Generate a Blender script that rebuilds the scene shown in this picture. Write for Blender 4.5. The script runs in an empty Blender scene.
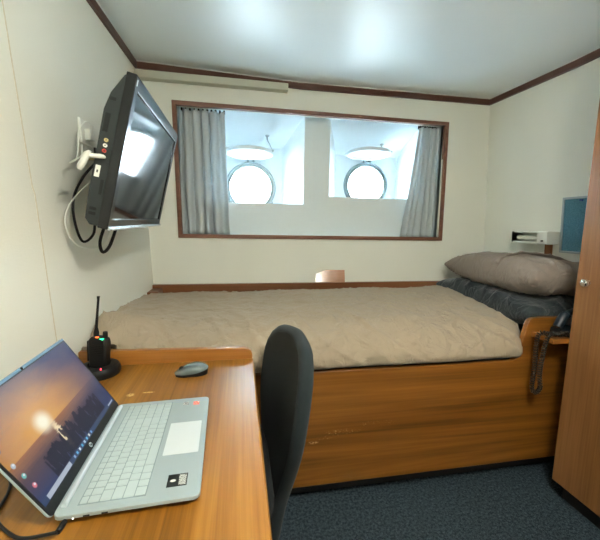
import bpy, bmesh, math, random
from mathutils import Vector, Matrix, noise
random.seed(7)
PI = math.pi
C = bpy.context.scene.collection

# ------------------------------------------------------------------ materials
class NT:
    def __init__(s, name):
        s.m = bpy.data.materials.new(name); s.m.use_nodes = True
        s.t = s.m.node_tree; s.b = s.t.nodes['Principled BSDF']; s._co = None
    def node(s, typ, **kw):
        n = s.t.nodes.new(typ)
        for k, v in kw.items(): setattr(n, k, v)
        return n
    def link(s, a, b): s.t.links.new(a, b)
    def setin(s, sock, v):
        if isinstance(v, bpy.types.NodeSocket): s.link(v, sock)
        else:
            if isinstance(v, (tuple, list)) and len(v) == 3 and len(sock.default_value) == 4: v = (*v, 1)
            sock.default_value = v
    def math(s, op, a, b=0.0, c=0.0):
        n = s.node('ShaderNodeMath', operation=op)
        s.setin(n.inputs[0], a); s.setin(n.inputs[1], b); s.setin(n.inputs[2], c)
        return n.outputs[0]
    def mix(s, f, a, b):
        n = s.node('ShaderNodeMix', data_type='RGBA')
        s.setin(n.inputs[0], f); s.setin(n.inputs[6], a); s.setin(n.inputs[7], b)
        return n.outputs[2]
    def co(s, kind='Object', scale=(1, 1, 1), rot=(0, 0, 0)):
        tc = s.node('ShaderNodeTexCoord'); mp = s.node('ShaderNodeMapping')
        s.link(tc.outputs[kind], mp.inputs['Vector'])
        mp.inputs['Scale'].default_value = scale; mp.inputs['Rotation'].default_value = rot
        return mp.outputs[0]
    def xyz(s, v):
        n = s.node('ShaderNodeSeparateXYZ'); s.link(v, n.inputs[0]); return n.outputs
    def noise(s, v, scale, detail=3, rough=.5, dist=0):
        n = s.node('ShaderNodeTexNoise'); s.link(v, n.inputs['Vector'])
        n.inputs['Scale'].default_value = scale; n.inputs['Detail'].default_value = detail
        n.inputs['Roughness'].default_value = rough; n.inputs['Distortion'].default_value = dist
        return n.outputs[0]
    def ramp(s, f, stops):
        n = s.node('ShaderNodeValToRGB'); s.link(f, n.inputs[0]); e = n.color_ramp.elements
        while len(e) < len(stops): e.new(.5)
        for el, (p, c) in zip(e, stops): el.position = p; el.color = (*c, 1) if len(c) == 3 else c
        return n.outputs[0]
    def bump(s, h, strength=.3, dist=.002):
        n = s.node('ShaderNodeBump'); s.link(h, n.inputs['Height'])
        n.inputs['Strength'].default_value = strength; n.inputs['Distance'].default_value = dist
        s.link(n.outputs[0], s.b.inputs['Normal'])
    def set(s, **kw):
        al = dict(color='Base Color', rough='Roughness', metal='Metallic', spec='Specular IOR Level', trans='Transmission Weight',
                  coat='Coat Weight', coatr='Coat Roughness', emit='Emission Color', estr='Emission Strength', sheen='Sheen Weight', ior='IOR')
        for k, v in kw.items(): s.setin(s.b.inputs[al[k]], v)
        return s
    def ell(s, x, y, cx, cy, rx, ry, soft=.15):        # soft-edged ellipse mask
        dx = s.math('DIVIDE', s.math('SUBTRACT', x, cx), rx); dy = s.math('DIVIDE', s.math('SUBTRACT', y, cy), ry)
        d = s.math('SQRT', s.math('ADD', s.math('MULTIPLY', dx, dx), s.math('MULTIPLY', dy, dy)))
        n = s.node('ShaderNodeMapRange'); n.interpolation_type = 'SMOOTHSTEP'
        s.link(d, n.inputs[0]); n.inputs[1].default_value = 1 - soft; n.inputs[2].default_value = 1 + soft
        n.inputs[3].default_value = 1; n.inputs[4].default_value = 0
        return n.outputs[0]
    def rect(s, x, y, x0, x1, y0, y1):
        a = s.math('MULTIPLY', s.math('GREATER_THAN', x, x0), s.math('LESS_THAN', x, x1))
        b = s.math('MULTIPLY', s.math('GREATER_THAN', y, y0), s.math('LESS_THAN', y, y1))
        return s.math('MULTIPLY', a, b)

def plain(name, color, rough=.5, metal=0, nz=0, nscale=40, bump=0, bscale=200, **kw):
    n = NT(name); v = n.co()
    if nz:
        f = n.noise(v, nscale, 3)
        c = n.mix(f, tuple(max(0, a * (1 - nz)) for a in color), tuple(min(1, a * (1 + nz)) for a in color))
    else: c = color
    n.set(color=c, rough=rough, metal=metal, **kw)
    if bump: n.bump(n.noise(v, bscale, 3), bump, .001)
    return n.m

def wood(name, dark, mid, light, axis='x', scale=1.0, rough=.35, coat=.25, marks=None, cath=0.0, fine=1.0):
    n = NT(name)
    sq = {'x': (.9, 16, 16), 'y': (16, .9, 16), 'z': (16, 16, .9)}[axis]
    v = n.co(scale=tuple(a * scale for a in sq))
    broad = n.noise(v, .6, 3, .5, 1.2 + cath)
    v2 = n.co(scale=tuple(a * scale * (9 if a > 1 else 2.2) for a in sq))
    streak = n.noise(v2, 1.1, 4, .65)
    f = n.math('ADD', n.math('MULTIPLY', broad, .62), n.math('MULTIPLY', streak, .38 * fine))
    col = n.ramp(f, [(.34, dark), (.5, mid), (.66, light)])
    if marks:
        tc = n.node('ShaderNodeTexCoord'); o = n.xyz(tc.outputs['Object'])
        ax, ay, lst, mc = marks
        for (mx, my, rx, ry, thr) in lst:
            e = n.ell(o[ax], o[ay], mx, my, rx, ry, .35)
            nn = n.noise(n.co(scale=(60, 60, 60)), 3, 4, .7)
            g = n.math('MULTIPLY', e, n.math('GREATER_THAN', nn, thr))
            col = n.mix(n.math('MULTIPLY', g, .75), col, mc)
    n.set(color=col, rough=rough, coat=coat, coatr=.25, spec=.35)
    n.bump(streak, .12, .0006)
    return n.m

def fabric(name, color, wr=.25, scale=900, nz=.12, rough=.9, sheen=.2, crease=0.0):
    n = NT(name); v = n.co()
    f = n.noise(v, 9, 4)
    n.set(color=n.mix(f, tuple(a * (1 - nz) for a in color), tuple(min(1, a * (1 + nz)) for a in color)), rough=rough, sheen=sheen)
    h = n.noise(v, scale, 2)
    if crease:
        r = n.noise(n.co(scale=(1, 1, 1)), 11, 5, .6, .8)
        l1 = n.math('MINIMUM', n.math('ABSOLUTE', n.math('SUBTRACT', n.noise(n.co(scale=(1, 1.3, 1.3), rot=(0, 0, .5)), 5.5, 2, .5, .6), .5)), .07)
        l2 = n.math('MINIMUM', n.math('ABSOLUTE', n.math('SUBTRACT', n.noise(n.co(scale=(1.4, 1, 1), rot=(0, 0, -.7)), 9, 3, .5, .9), .5)), .05)
        h = n.math('ADD', n.math('ADD', n.math('MULTIPLY', h, .08), n.math('MULTIPLY', r, crease)), n.math('ADD', n.math('MULTIPLY', l1, 5.0), n.math('MULTIPLY', l2, 4.0)))
        n.bump(h, .7, .012)
    else: n.bump(h, wr, .001)
    return n.m

M = {}
def build_mats():
    # wallpaper
    n = NT('cream wallpaper'); v = n.co()
    weave = n.math('ADD', n.noise(n.co(scale=(60, 60, 300)), 1, 3), n.noise(n.co(scale=(300, 300, 40)), 1, 3))
    n.set(color=n.mix(n.noise(v, 3, 4), (.79, .805, .73), (.835, .85, .775)), rough=.62, spec=.3); n.bump(weave, .35, .0012); M['wall'] = n.m
    n = NT('white ceiling panel'); v = n.co()
    n.set(color=n.mix(n.noise(v, 4, 3), (.83, .91, .93), (.87, .94, .95)), rough=.38, spec=1.0)
    n.bump(n.math('ADD', n.noise(v, 160, 3), n.math('MULTIPLY', n.noise(v, 9, 3), 2.0)), .12, .001); M['ceil'] = n.m
    n = NT('blue grey carpet'); v = n.co()
    f = n.noise(v, 330, 3, .8); g = n.noise(v, 90, 3, .7)
    n.set(color=n.ramp(n.math('ADD', n.math('MULTIPLY', f, .6), n.math('MULTIPLY', g, .4)), [(.40, (.010, .017, .023)), (.5, (.034, .052, .067)), (.62, (.11, .15, .175))]), rough=1, spec=.1)
    n.bump(f, .9, .006); M['carpet'] = n.m
    M['trim'] = wood('reddish brown trim wood', (.06, .024, .015), (.095, .038, .026), (.13, .055, .037), 'x', .7, .4)
    M['trim_y'] = wood('reddish brown trim wood lengthwise', (.06, .024, .015), (.095, .038, .026), (.13, .055, .037), 'y', .7, .4)
    M['frame'] = wood('window frame wood', (.12, .048, .027), (.18, .075, .045), (.24, .105, .065), 'x', .7, .35)
    M['desk'] = wood('orange desk veneer', (.120, .044, .004), (.235, .098, .011), (.345, .158, .026), 'y', .75, .33, .12,
                     marks=(0, 1, [(.304 - .38, -1.325 + 1.6, .010, .009, .45), (.352 - .38, -1.316 + 1.6, .016, .004, .42)], (.75, .55, .25)))
    M['desk_x'] = wood('orange desk lipping', (.17, .058, .008), (.25, .09, .014), (.33, .135, .028), 'x', .8, .3, .35)
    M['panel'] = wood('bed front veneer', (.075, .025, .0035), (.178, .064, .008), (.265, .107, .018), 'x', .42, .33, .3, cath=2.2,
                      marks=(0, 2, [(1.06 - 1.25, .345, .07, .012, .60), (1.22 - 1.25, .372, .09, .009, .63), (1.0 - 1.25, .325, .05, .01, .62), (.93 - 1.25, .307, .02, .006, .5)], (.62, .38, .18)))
    M['bed_x'] = wood('bed rail veneer', (.12, .042, .012), (.19, .07, .024), (.25, .10, .04), 'x', .5, .35)
    M['cab'] = wood('wardrobe veneer', (.125, .052, .015), (.195, .085, .027), (.265, .122, .043), 'z', 1.0, .4, .15)
    M['brownbatten'] = wood('brown batten', (.14, .055, .02), (.2, .08, .03), (.26, .11, .045), 'z', 1.0, .5, 0)
    M['plaque'] = wood('small polished wood plate', (.33, .16, .09), (.42, .21, .12), (.5, .27, .16), 'x', .5, .12, 0)
    M['duvet'] = fabric('taupe duvet cotton', (.335, .272, .195), crease=.45, nz=.05, sheen=.1)
    M['pillowcase'] = fabric('taupe pillowcase cotton', (.25, .205, .175), crease=.4, nz=.05, sheen=.1)
    M['darkcase'] = fabric('dark slate pillowcase', (.006, .015, .020), crease=.2, nz=.1)
    M['sheet'] = fabric('dark grey sheet', (.05, .055, .06))
    n = NT('pale grey curtain cloth'); v = n.co()
    n.set(color=n.mix(n.noise(v, 8), (.70, .77, .80), (.72, .79, .82)), rough=.9, sheen=.2); n.bump(n.noise(v, 900, 2), .2, .001)
    tr = n.node('ShaderNodeBsdfTranslucent'); tr.inputs[0].default_value = (.55, .6, .62, 1)
    mx = n.node('ShaderNodeMixShader'); mx.inputs[0].default_value = .3
    out = n.t.nodes['Material Output']; n.link(n.b.outputs[0], mx.inputs[1]); n.link(tr.outputs[0], mx.inputs[2]); n.link(mx.outputs[0], out.inputs[0]); M['curtain'] = n.m
    M['white'] = plain('white painted panel', (.80, .83, .82), .5, nz=.02)
    M['recess'] = plain('pale window recess panel', (.77, .86, .89), .5, nz=.02)
    M['boxwhite'] = plain('white painted steel', (.74, .81, .84), .45, nz=.02, bump=.1, bscale=60)
    M['ring'] = plain('grey painted porthole ring', (.26, .33, .34), .35, .3, nz=.05)
    M['bracket'] = plain('galvanised steel', (.45, .5, .5), .4, .7)
    n = NT('porthole glass'); n.set(color=(.95, .98, 1), rough=.0, trans=1, ior=1.02); M['glass'] = n.m
    n = NT('frosted deadlight glass'); n.set(color=(.88, .93, .95), rough=.35, nz=0) if False else n.set(color=(.92, .96, .98), rough=.35, trans=.6); M['glass2'] = n.m
    M['black'] = plain('matt black plastic', (.006, .0065, .007), .5, spec=.3, nz=.1, bump=.1)
    M['gloss'] = plain('glossy black bezel', (.004, .005, .006), .22, spec=.35)
    M['tvback'] = plain('dark grey television shell', (.022, .027, .027), .5, spec=.3, bump=.15, bscale=500)
    M['tvscreen'] = plain('dark glossy screen', (.003, .004, .005), .09, spec=.42)
    M['silver'] = plain('silver plastic', (.50, .52, .53), .25, .8)
    M['chrome'] = plain('polished chrome', (.8, .8, .8), .08, 1)
    M['whitepl'] = plain('white plastic', (.78, .80, .74), .4)
    M['lampwhite'] = plain('aged white plastic', (.84, .86, .80), .45)
    M['yellowpl'] = plain('yellowed plastic', (.55, .45, .2), .5)
    M['redpl'] = plain('red plastic', (.5, .03, .02), .4)
    M['lapsilver'] = plain('silver laptop shell', (.36, .435, .45), .38, .30, nz=.02)
    M['key'] = plain('silver key cap', (.40, .48, .485), .5, .05, nz=.02)
    M['keywell'] = plain('keyboard well', (.23, .29, .295), .6, .1)
    M['pad'] = plain('pale touchpad', (.66, .72, .73), .3, .2)
    M['hinge'] = plain('bright hinge bar', (.66, .72, .74), .28, .6)
    M['lidblue'] = plain('blue grey lid edge', (.10, .19, .27), .4, .2)
    M['mousegrey'] = plain('grey mouse shell', (.10, .13, .13), .25, .2)
    M['rubber'] = plain('black rubber', (.005, .005, .005), .6, spec=.3)
    M['phone'] = plain('dark blue telephone plastic', (.004, .010, .016), .35, spec=.4)
    M['cord'] = plain('brown black coiled cord', (.012, .009, .006), .3)
    M['chair'] = fabric('charcoal chair fabric', (.003, .0065, .008), nz=.2, sheen=.02, scale=1200)
    M['chairrim_lit'] = fabric('charcoal chair edging lit tone', (.006, .0125, .015), nz=.15, sheen=.04, scale=900)  # lighter copy of the chair fabric: light on the rim put into the colour
    M['darkmetal'] = plain('black painted steel', (.02, .02, .022), .4, .6)
    M['plinth'] = plain('black plinth', (.012, .012, .013), .7)
    M['dirtline'] = plain('tan joint sealant', (.68, .63, .49), .8)
    M['trunk'] = plain('cream cable trunking', (.52, .53, .44), .5, bump=.1)
    n = NT('blue pinboard felt'); v = n.co(); f = n.noise(v, 170, 4, .8)
    n.set(color=n.ramp(f, [(.35, (.05, .15, .22)), (.5, (.08, .22, .31)), (.66, (.14, .32, .42))]), rough=1); n.bump(f, .5, .003); M['felt'] = n.m
    M['alu'] = plain('brushed aluminium', (.42, .47, .50), .4, .6)
    M['pin'] = plain('blue pin', (.01, .05, .3), .3)
    def led(nm, c, s):
        n = NT(nm); n.set(color=c, emit=c, estr=s); M[nm] = n.m
    led('green led', (.02, .9, .35), 1.6); led('orange led', (1, .16, .03), 1.3); led('red led', (1, .05, .08), 2.2); led('white led', (1, 1, 1), 2)
    n = NT('lamp diffuser'); n.set(color=(.9, .9, .9), emit=(1, .93, .80), estr=LAMP); M['diffuser'] = n.m
    n = NT('fluorescent tube glass'); n.set(color=(.85, .88, .8), rough=.3); M['tube'] = n.m
    # black sticker and small stickers
    n = NT('black sticker with white print'); tc = n.node('ShaderNodeTexCoord'); u = n.xyz(tc.outputs['UV'])
    pr = n.noise(n.co('UV', (9, 26, 1)), 1.6, 3, .7)
    zone = n.math('MULTIPLY', n.rect(u[0], u[1], .08, .92, .06, .42), n.math('GREATER_THAN', pr, .49))
    fl = n.ell(u[0], u[1], .48, .72, .10, .14, .2)
    n.set(color=n.mix(n.math('MAXIMUM', zone, fl), (.012, .016, .016), (.70, .72, .66)), rough=.3); M['sticker'] = n.m
    n = NT('orange red sticker'); tc = n.node('ShaderNodeTexCoord'); u = n.xyz(tc.outputs['UV'])
    g = n.math('MAXIMUM', n.rect(u[0], u[1], .62, .95, .08, .25), n.math('GREATER_THAN', n.noise(n.co('UV', (6, 6, 1)), 1.5, 2), .58))
    n.set(color=n.mix(g, (.85, .12, .08), (.9, .62, .5)), rough=.4); M['redsticker'] = n.m
    n = NT('black and white sticker'); tc = n.node('ShaderNodeTexCoord'); u = n.xyz(tc.outputs['UV'])
    g = n.math('GREATER_THAN', n.noise(n.co('UV', (4, 4, 1)), 1.4, 2), .5)
    n.set(color=n.mix(g, (.06, .05, .05), (.7, .7, .68)), rough=.4); M['bwsticker'] = n.m
    # laptop screen: sunset over a sea, shrubs in silhouette, desktop bar and icons
    n = NT('lit laptop screen'); tc = n.node('ShaderNodeTexCoord'); u = n.xyz(tc.outputs['UV']); X, Y = u[0], u[1]
    cl = n.noise(n.co('UV', (1.5, 2.6, 1)), 2.2, 5, .6, .6)
    sky = n.ramp(n.math('ADD', n.math('MULTIPLY', Y, 1.0), n.math('MULTIPLY', n.math('SUBTRACT', cl, .5), .55)),
                 [(.42, (.50, .24, .05)), (.62, (.40, .18, .07)), (.80, (.20, .10, .10)), (1.0, (.055, .055, .13))])
    dx = n.math('SUBTRACT', X, .345); dy = n.math('MULTIPLY', n.math('SUBTRACT', Y, .50), .62)
    d = n.math('SQRT', n.math('ADD', n.math('MULTIPLY', dx, dx), n.math('MULTIPLY', dy, dy)))
    side = n.math('MULTIPLY', n.math('SUBTRACT', X, .5), 1.7); side = n.math('MINIMUM', n.math('MAXIMUM', side, 0), .9)
    sky = n.mix(side, sky, (.030, .045, .13))
    warm = n.math('POWER', n.math('MAXIMUM', n.math('SUBTRACT', 1, n.math('MULTIPLY', d, 2.0)), 0), 1.7)
    sky = n.mix(n.math('MULTIPLY', warm, .85), sky, (.88, .46, .10))
    sea = n.ramp(n.math('ADD', Y, n.math('MULTIPLY', n.noise(n.co('UV', (3, 30, 1)), 2, 3), .10)), [(.12, (.035, .05, .13)), (.34, (.10, .06, .07)), (.52, (.42, .17, .05))])
    sea = n.mix(side, sea, (.018, .035, .11))
    img = n.mix(n.math('GREATER_THAN', Y, .43), sea, sky)
    gl = n.ell(X, Y, .345, .50, .055, .085, .75)
    img = n.mix(gl, img, (1, .95, .72))
    wob = n.math('MULTIPLY', n.math('SUBTRACT', n.noise(n.co('UV', (8, 26, 1)), 1.5, 3), .5), .05)
    st = n.ell(n.math('ADD', X, wob), Y, .395, .27, .022, .16, .5)
    img = n.mix(st, img, (.95, .78, .48))
    sil = n.noise(n.co('UV', (17, 3.2, 1)), 1.3, 4, .6)
    top = n.math('ADD', .10, n.math('MULTIPLY', sil, .38))
    shrub = n.math('LESS_THAN', Y, n.math('MINIMUM', top, .34))
    shrub = n.math('MULTIPLY', shrub, n.math('MULTIPLY', n.math('GREATER_THAN', X, .17), n.math('LESS_THAN', X, .86)))
    gap = n.math('MULTIPLY', n.math('GREATER_THAN', n.noise(n.co('UV', (34, 5, 1)), 1.2, 2), .38), .96)
    img = n.mix(n.math('MULTIPLY', shrub, gap), img, (.012, .010, .030))
    img = n.mix(n.rect(X, Y, 0, 1, 0, .055), img, (.035, .06, .13))
    img = n.mix(n.rect(X, Y, .045, .29, .004, .05), img, (.42, .47, .55))
    for k, c in enumerate([(.3, .45, .7), (.15, .5, .8), (.7, .75, .8), (.1, .45, .7), (.5, .65, .8), (.15, .55, .85), (.75, .75, .7), (.2, .4, .75)]):
        img = n.mix(n.rect(X, Y, .335 + k * .034, .350 + k * .034, .014, .042), img, c)
    for k, (ix, iy, c) in enumerate([(.030, .60, (.12, .15, .2)), (.032, .43, (.45, .55, .6)), (.036, .31, (.15, .55, .5)), (.042, .19, (.75, .2, .25))]):
        img = n.mix(n.ell(X, Y, ix, iy, .012, .024, .3), img, c)
        img = n.mix(n.ell(X, Y, ix + .004, iy + .006, .006, .01, .3), img, (.8, .85, .9))
    img = n.mix(n.rect(X, Y, .90, .985, .018, .036), img, (.45, .5, .6))
    n.set(color=(.004, .004, .005), rough=.35, spec=.12, emit=img, estr=SCREEN); M['screen'] = n.m

LAMP = 62.0; SCREEN = .42; WORLD = 150.0; EXPO = 1.12
build_mats()

# ------------------------------------------------------------------ geometry helpers
def bx(bm, x0, x1, y0, y1, z0, z1):
    vs = [bm.verts.new(p) for p in ((x0, y0, z0), (x1, y0, z0), (x1, y1, z0), (x0, y1, z0), (x0, y0, z1), (x1, y0, z1), (x1, y1, z1), (x0, y1, z1))]
    for f in ((3, 2, 1, 0), (4, 5, 6, 7), (0, 1, 5, 4), (1, 2, 6, 5), (2, 3, 7, 6), (3, 0, 4, 7)): bm.faces.new([vs[i] for i in f])
    return vs
def hexa(bm, pts):
    vs = [bm.verts.new(p) for p in pts]
    for f in ((3, 2, 1, 0), (4, 5, 6, 7), (0, 1, 5, 4), (1, 2, 6, 5), (2, 3, 7, 6), (3, 0, 4, 7)): bm.faces.new([vs[i] for i in f])
def tube(bm, pts, r, n=8, cap=True):
    pts = [Vector(p) for p in pts]; rings = []
    t0 = (pts[1] - pts[0]).normalized(); ref = Vector((0, 0, 1)) if abs(t0.z) < .9 else Vector((1, 0, 0))
    side = t0.cross(ref).normalized()
    for i, p in enumerate(pts):
        t = (pts[min(i + 1, len(pts) - 1)] - pts[max(i - 1, 0)]).normalized()
        side = (side - t * side.dot(t)).normalized(); up = t.cross(side)
        rr = r[i] if isinstance(r, (list, tuple)) else r
        rings.append([bm.verts.new(p + (side * math.cos(a) + up * math.sin(a)) * rr) for a in (2 * PI * k / n for k in range(n))])
    for a, b in zip(rings, rings[1:]):
        for k in range(n): bm.faces.new((a[k], a[(k + 1) % n], b[(k + 1) % n], b[k]))
    if cap: bm.faces.new(rings[0][::-1]); bm.faces.new(rings[-1])
def spline(pts, n=8):
    P = [Vector(p) for p in pts]; out = []
    for i in range(len(P) - 1):
        a, b, c, d = P[max(i - 1, 0)], P[i], P[i + 1], P[min(i + 2, len(P) - 1)]
        for k in range(n):
            t = k / n
            out.append(.5 * ((2 * b) + (c - a) * t + (2 * a - 5 * b + 4 * c - d) * t * t + (3 * b - a - 3 * c + d) * t ** 3))
    out.append(P[-1]); return out
def lathe(bm, prof, mat=Matrix(), n=32):
    rings = []
    for r, z in prof:
        if r < 1e-6: rings.append([bm.verts.new(mat @ Vector((0, 0, z)))])
        else: rings.append([bm.verts.new(mat @ Vector((r * math.cos(2 * PI * k / n), r * math.sin(2 * PI * k / n), z))) for k in range(n)])
    for a, b in zip(rings, rings[1:]):
        for k in range(n):
            k2 = (k + 1) % n
            if len(a) == 1 and len(b) == 1: continue
            if len(a) == 1: bm.faces.new((a[0], b[k2], b[k]))
            elif len(b) == 1: bm.faces.new((a[k], a[k2], b[0]))
            else: bm.faces.new((a[k], a[k2], b[k2], b[k]))
def prism(bm, poly, fn, t0, t1):            # poly of (a,b); fn(a,b,t) -> point
    A = [bm.verts.new(fn(a, b, t0)) for a, b in poly]; B = [bm.verts.new(fn(a, b, t1)) for a, b in poly]
    bm.faces.new(A); bm.faces.new(B[::-1]); n = len(A)
    for i in range(n): bm.faces.new((A[i], B[i], B[(i + 1) % n], A[(i + 1) % n]))
def rrect(x0, x1, y0, y1, r, n=5):
    out = []
    for cx, cy, a0 in ((x1 - r, y1 - r, 0), (x0 + r, y1 - r, PI / 2), (x0 + r, y0 + r, PI), (x1 - r, y0 + r, 1.5 * PI)):
        for k in range(n + 1):
            a = a0 + PI / 2 * k / n; out.append((cx + r * math.cos(a), cy + r * math.sin(a)))
    return out
def sheet(bm, f, nu, nv, closed_u=False):
    g = [[bm.verts.new(f(i / nu, j / nv)) for j in range(nv + 1)] for i in range(nu if closed_u else nu + 1)]
    for i in range(nu):
        for j in range(nv): bm.faces.new((g[i][j], g[(i + 1) % len(g)][j], g[(i + 1) % len(g)][j + 1], g[i][j + 1]))
    return g
def B(): return bmesh.new()
def BX(*a): bm = B(); bx(bm, *a); return bm

def chain_matrix(o):
    m = o.matrix_basis.copy()
    while o.parent: o = o.parent; m = o.matrix_basis @ m
    return m
def obj(name, bm, mat, parent=None, world=True, bevel=0, seg=2, origin=None, sharp=35, sub=0, solid=0, normals=True):
    """link a bmesh as ONE mesh object; world=True: the verts are in room coordinates"""
    if normals: bmesh.ops.recalc_face_normals(bm, faces=bm.faces)
    me = bpy.data.meshes.new(name)
    o = bpy.data.objects.new(name, me); C.objects.link(o)
    if parent:
        o.parent = parent
        if world: bm.transform(chain_matrix(parent).inverted())
    elif origin is not None:
        o.location = origin; bm.transform(Matrix.Translation(-Vector(origin)))
    for f in bm.faces: f.smooth = True
    bm.to_mesh(me); bm.free(); me.materials.append(mat)
    me.set_sharp_from_angle(angle=math.radians(sharp))
    if solid: s = o.modifiers.new('thickness', 'SOLIDIFY'); s.thickness = solid; s.offset = 0
    if bevel:
        b = o.modifiers.new('bevel', 'BEVEL'); b.width = bevel; b.segments = seg; b.limit_method = 'ANGLE'; b.angle_limit = math.radians(40); b.harden_normals = True
    if sub: s = o.modifiers.new('subdivision', 'SUBSURF'); s.levels = sub; s.render_levels = sub
    return o
def thing(name, label, cat, loc=(0, 0, 0), rot=None, group=None):
    o = bpy.data.objects.new(name, None); C.objects.link(o); o.empty_display_size = .05
    o.matrix_basis = Matrix.Translation(loc) @ (rot if rot is not None else Matrix())
    o['label'] = label; o['category'] = cat
    if group: o['group'] = group
    return o
def tag(o, label, cat, group=None):
    o['label'] = label; o['category'] = cat
    if group: o['group'] = group
    return o
def struct(o): o['kind'] = 'structure'; return o
def sroot(name, loc=(0, 0, 0)):
    o = bpy.data.objects.new(name, None); C.objects.link(o); o.location = loc; o.empty_display_size = .05
    return struct(o)
def text_bm(s, size, depth=.0004):
    cu = bpy.data.curves.new('t', 'FONT'); cu.body = s; cu.size = size; cu.extrude = depth; cu.align_x = 'CENTER'; cu.align_y = 'CENTER'
    o = bpy.data.objects.new('t', cu); C.objects.link(o)
    dg = bpy.context.evaluated_depsgraph_get(); me = bpy.data.meshes.new_from_object(o.evaluated_get(dg))
    bm = B(); bm.from_mesh(me); bpy.data.objects.remove(o); bpy.data.curves.remove(cu); bpy.data.meshes.remove(me)
    return bm

# ------------------------------------------------------------------ room shell
REAR = -3.7
def XL(z): return .042 * (2.19 - z)            # the cabin sides lean slightly
def XR(z): return 2.457 + .053 * (2.16 - z)
def ZC(x, y):
    k = max(0, min(1, 1 + y / .65))
    a = 2.187 - .021 * x / 2.46
    if x < 1.02: b = 2.212 + (2.178 - 2.212) * max(x, 0) / 1.02
    else: b = 2.178 + .010 * (x - 1.02) / 1.44
    return a + (b - a) * k
def leanwall(fx, thick, y0, y1):
    bm = B(); z0, z1 = -.03, 2.30
    a, b = fx(z0), fx(z1)
    hexa(bm, [(a, y0, z0), (a + thick, y0, z0), (a + thick, y1, z0), (a, y1, z0), (b, y0, z1), (b + thick, y0, z1), (b + thick, y1, z1), (b, y1, z1)])
    return bm
struct(obj('wall_left', leanwall(XL, -.06, REAR, .66), M['wall'], origin=(0, -1, 1)))
struct(obj('wall_right', leanwall(XR, .06, REAR, .66), M['wall'], origin=(2.5, -1, 1)))
# back wall with the window opening
WX0, WX1, WZ0, WZ1 = .232, 2.105, 1.165, 1.982
bm = B(); V = {}
oc = [(-.05, -.03), (2.62, -.03), (2.62, 2.30), (-.05, 2.30)]; ic = [(WX0, WZ0), (WX1, WZ0), (WX1, WZ1), (WX0, WZ1)]
for k in range(4):
    for y in (0, .05): V['o', k, y] = bm.verts.new((oc[k][0], y, oc[k][1])); V['i', k, y] = bm.verts.new((ic[k][0], y, ic[k][1]))
for k in range(4):
    l = (k + 1) % 4
    for y in (0, .05): bm.faces.new((V['o', k, y], V['o', l, y], V['i', l, y], V['i', k, y]))
    for q in 'oi': bm.faces.new((V[q, k, 0], V[q, k, .05], V[q, l, .05], V[q, l, 0]))
struct(obj('wall_back', bm, M['wall'], origin=(1.2, 0, 1)))
struct(obj('wall_rear', BX(-.05, 2.62, REAR - .06, REAR, -.03, 2.30), M['wall'], origin=(1.2, REAR, 1)))
struct(obj('floor', BX(-.05, 2.64, REAR, .05, -.05, 0), M['carpet'], origin=(1.2, -1.5, 0)))
bm = B(); xs = [-.06, 0, .34, .68, 1.02, 1.5, 2.0, 2.457, 2.60]; ys = [.0, -.2, -.4, -.65, -1.2, -2.2, REAR]
lo = [[bm.verts.new((x, y, ZC(x, y))) for y in ys] for x in xs]; hi = [[bm.verts.new((x, y, 2.29)) for y in ys] for x in xs]
for g in (lo, hi):
    for i in range(len(xs) - 1):
        for j in range(len(ys) - 1): bm.faces.new((g[i][j], g[i + 1][j], g[i + 1][j + 1], g[i][j + 1]))
loop = [(i, 0) for i in range(len(xs))] + [(len(xs) - 1, j) for j in range(1, len(ys))] + [(i, len(ys) - 1) for i in range(len(xs) - 2, -1, -1)] + [(0, j) for j in range(len(ys) - 2, 0, -1)]
for a, b in zip(loop, loop[1:] + loop[:1]): bm.faces.new((lo[a[0]][a[1]], lo[b[0]][b[1]], hi[b[0]][b[1]], hi[a[0]][a[1]]))
struct(obj('ceiling', bm, M['ceil'], origin=(1.2, -1, 2.2), sharp=20))
# ceiling trim (dark wood) with a pale bead above it
def trimrun(name, pts, inward, mat, bead=False):
    bm = B(); h0, h1, d = (-.004, .004, .016) if bead else (-.042, -.004, .014)
    secs = []
    for p in pts:
        x, y = p; z = ZC(x, y)
        nx, ny = inward
        secs.append([bm.verts.new((x + nx * e, y + ny * e, z + h)) for e, h in ((-.01, h0), (d, h0), (d, h1), (-.01, h1))])
    for a, b in zip(secs, secs[1:]):
        for k in range(4): bm.faces.new((a[k], a[(k + 1) % 4], b[(k + 1) % 4], b[k]))
    bm.faces.new(secs[0]); bm.faces.new(secs[-1])
    return struct(obj(name, bm, mat, origin=(pts[0][0], pts[0][1], 2.15)))
backp = [(x, 0) for x in (0.002, .34, .68, 1.02, 1.5, 2.0, 2.456)]
trimrun('trim_1', backp, (0, -1), M['trim']); trimrun('trim_2', backp, (0, -1), M['white'], True)
sp = [(0, y) for y in (-.014, -.2, -.4, -.65, -1.2, -2.2, REAR + .002)]
trimrun('trim_3', [(.002, y) for _, y in sp], (1, 0), M['trim_y']); trimrun('trim_4', [(.002, y) for _, y in sp], (1, 0), M['white'], True)
rp = [(2.456, y) for _, y in sp]
trimrun('trim_5', rp, (-1, 0), M['trim_y']); trimrun('trim_6', rp, (-1, 0), M['white'], True)
# joint line in the left wall lining
bm = B(); pr = None
for z, y in ((2.14, -1.262), (1.66, -1.238), (1.33, -1.219), (1.31, -1.211), (.865, -1.196), (.74, -1.192)):
    w = .0016; x = XL(z) + .0008
    cur = [bm.verts.new((x, y - w, z)), bm.verts.new((x, y + w, z))]
    if pr: bm.faces.new((pr[0], pr[1], cur[1], cur[0]))
    pr = cur
struct(obj('trim_7', bm, M['dirtline'], origin=(0, -1.2, 1), solid=.0012))
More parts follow.
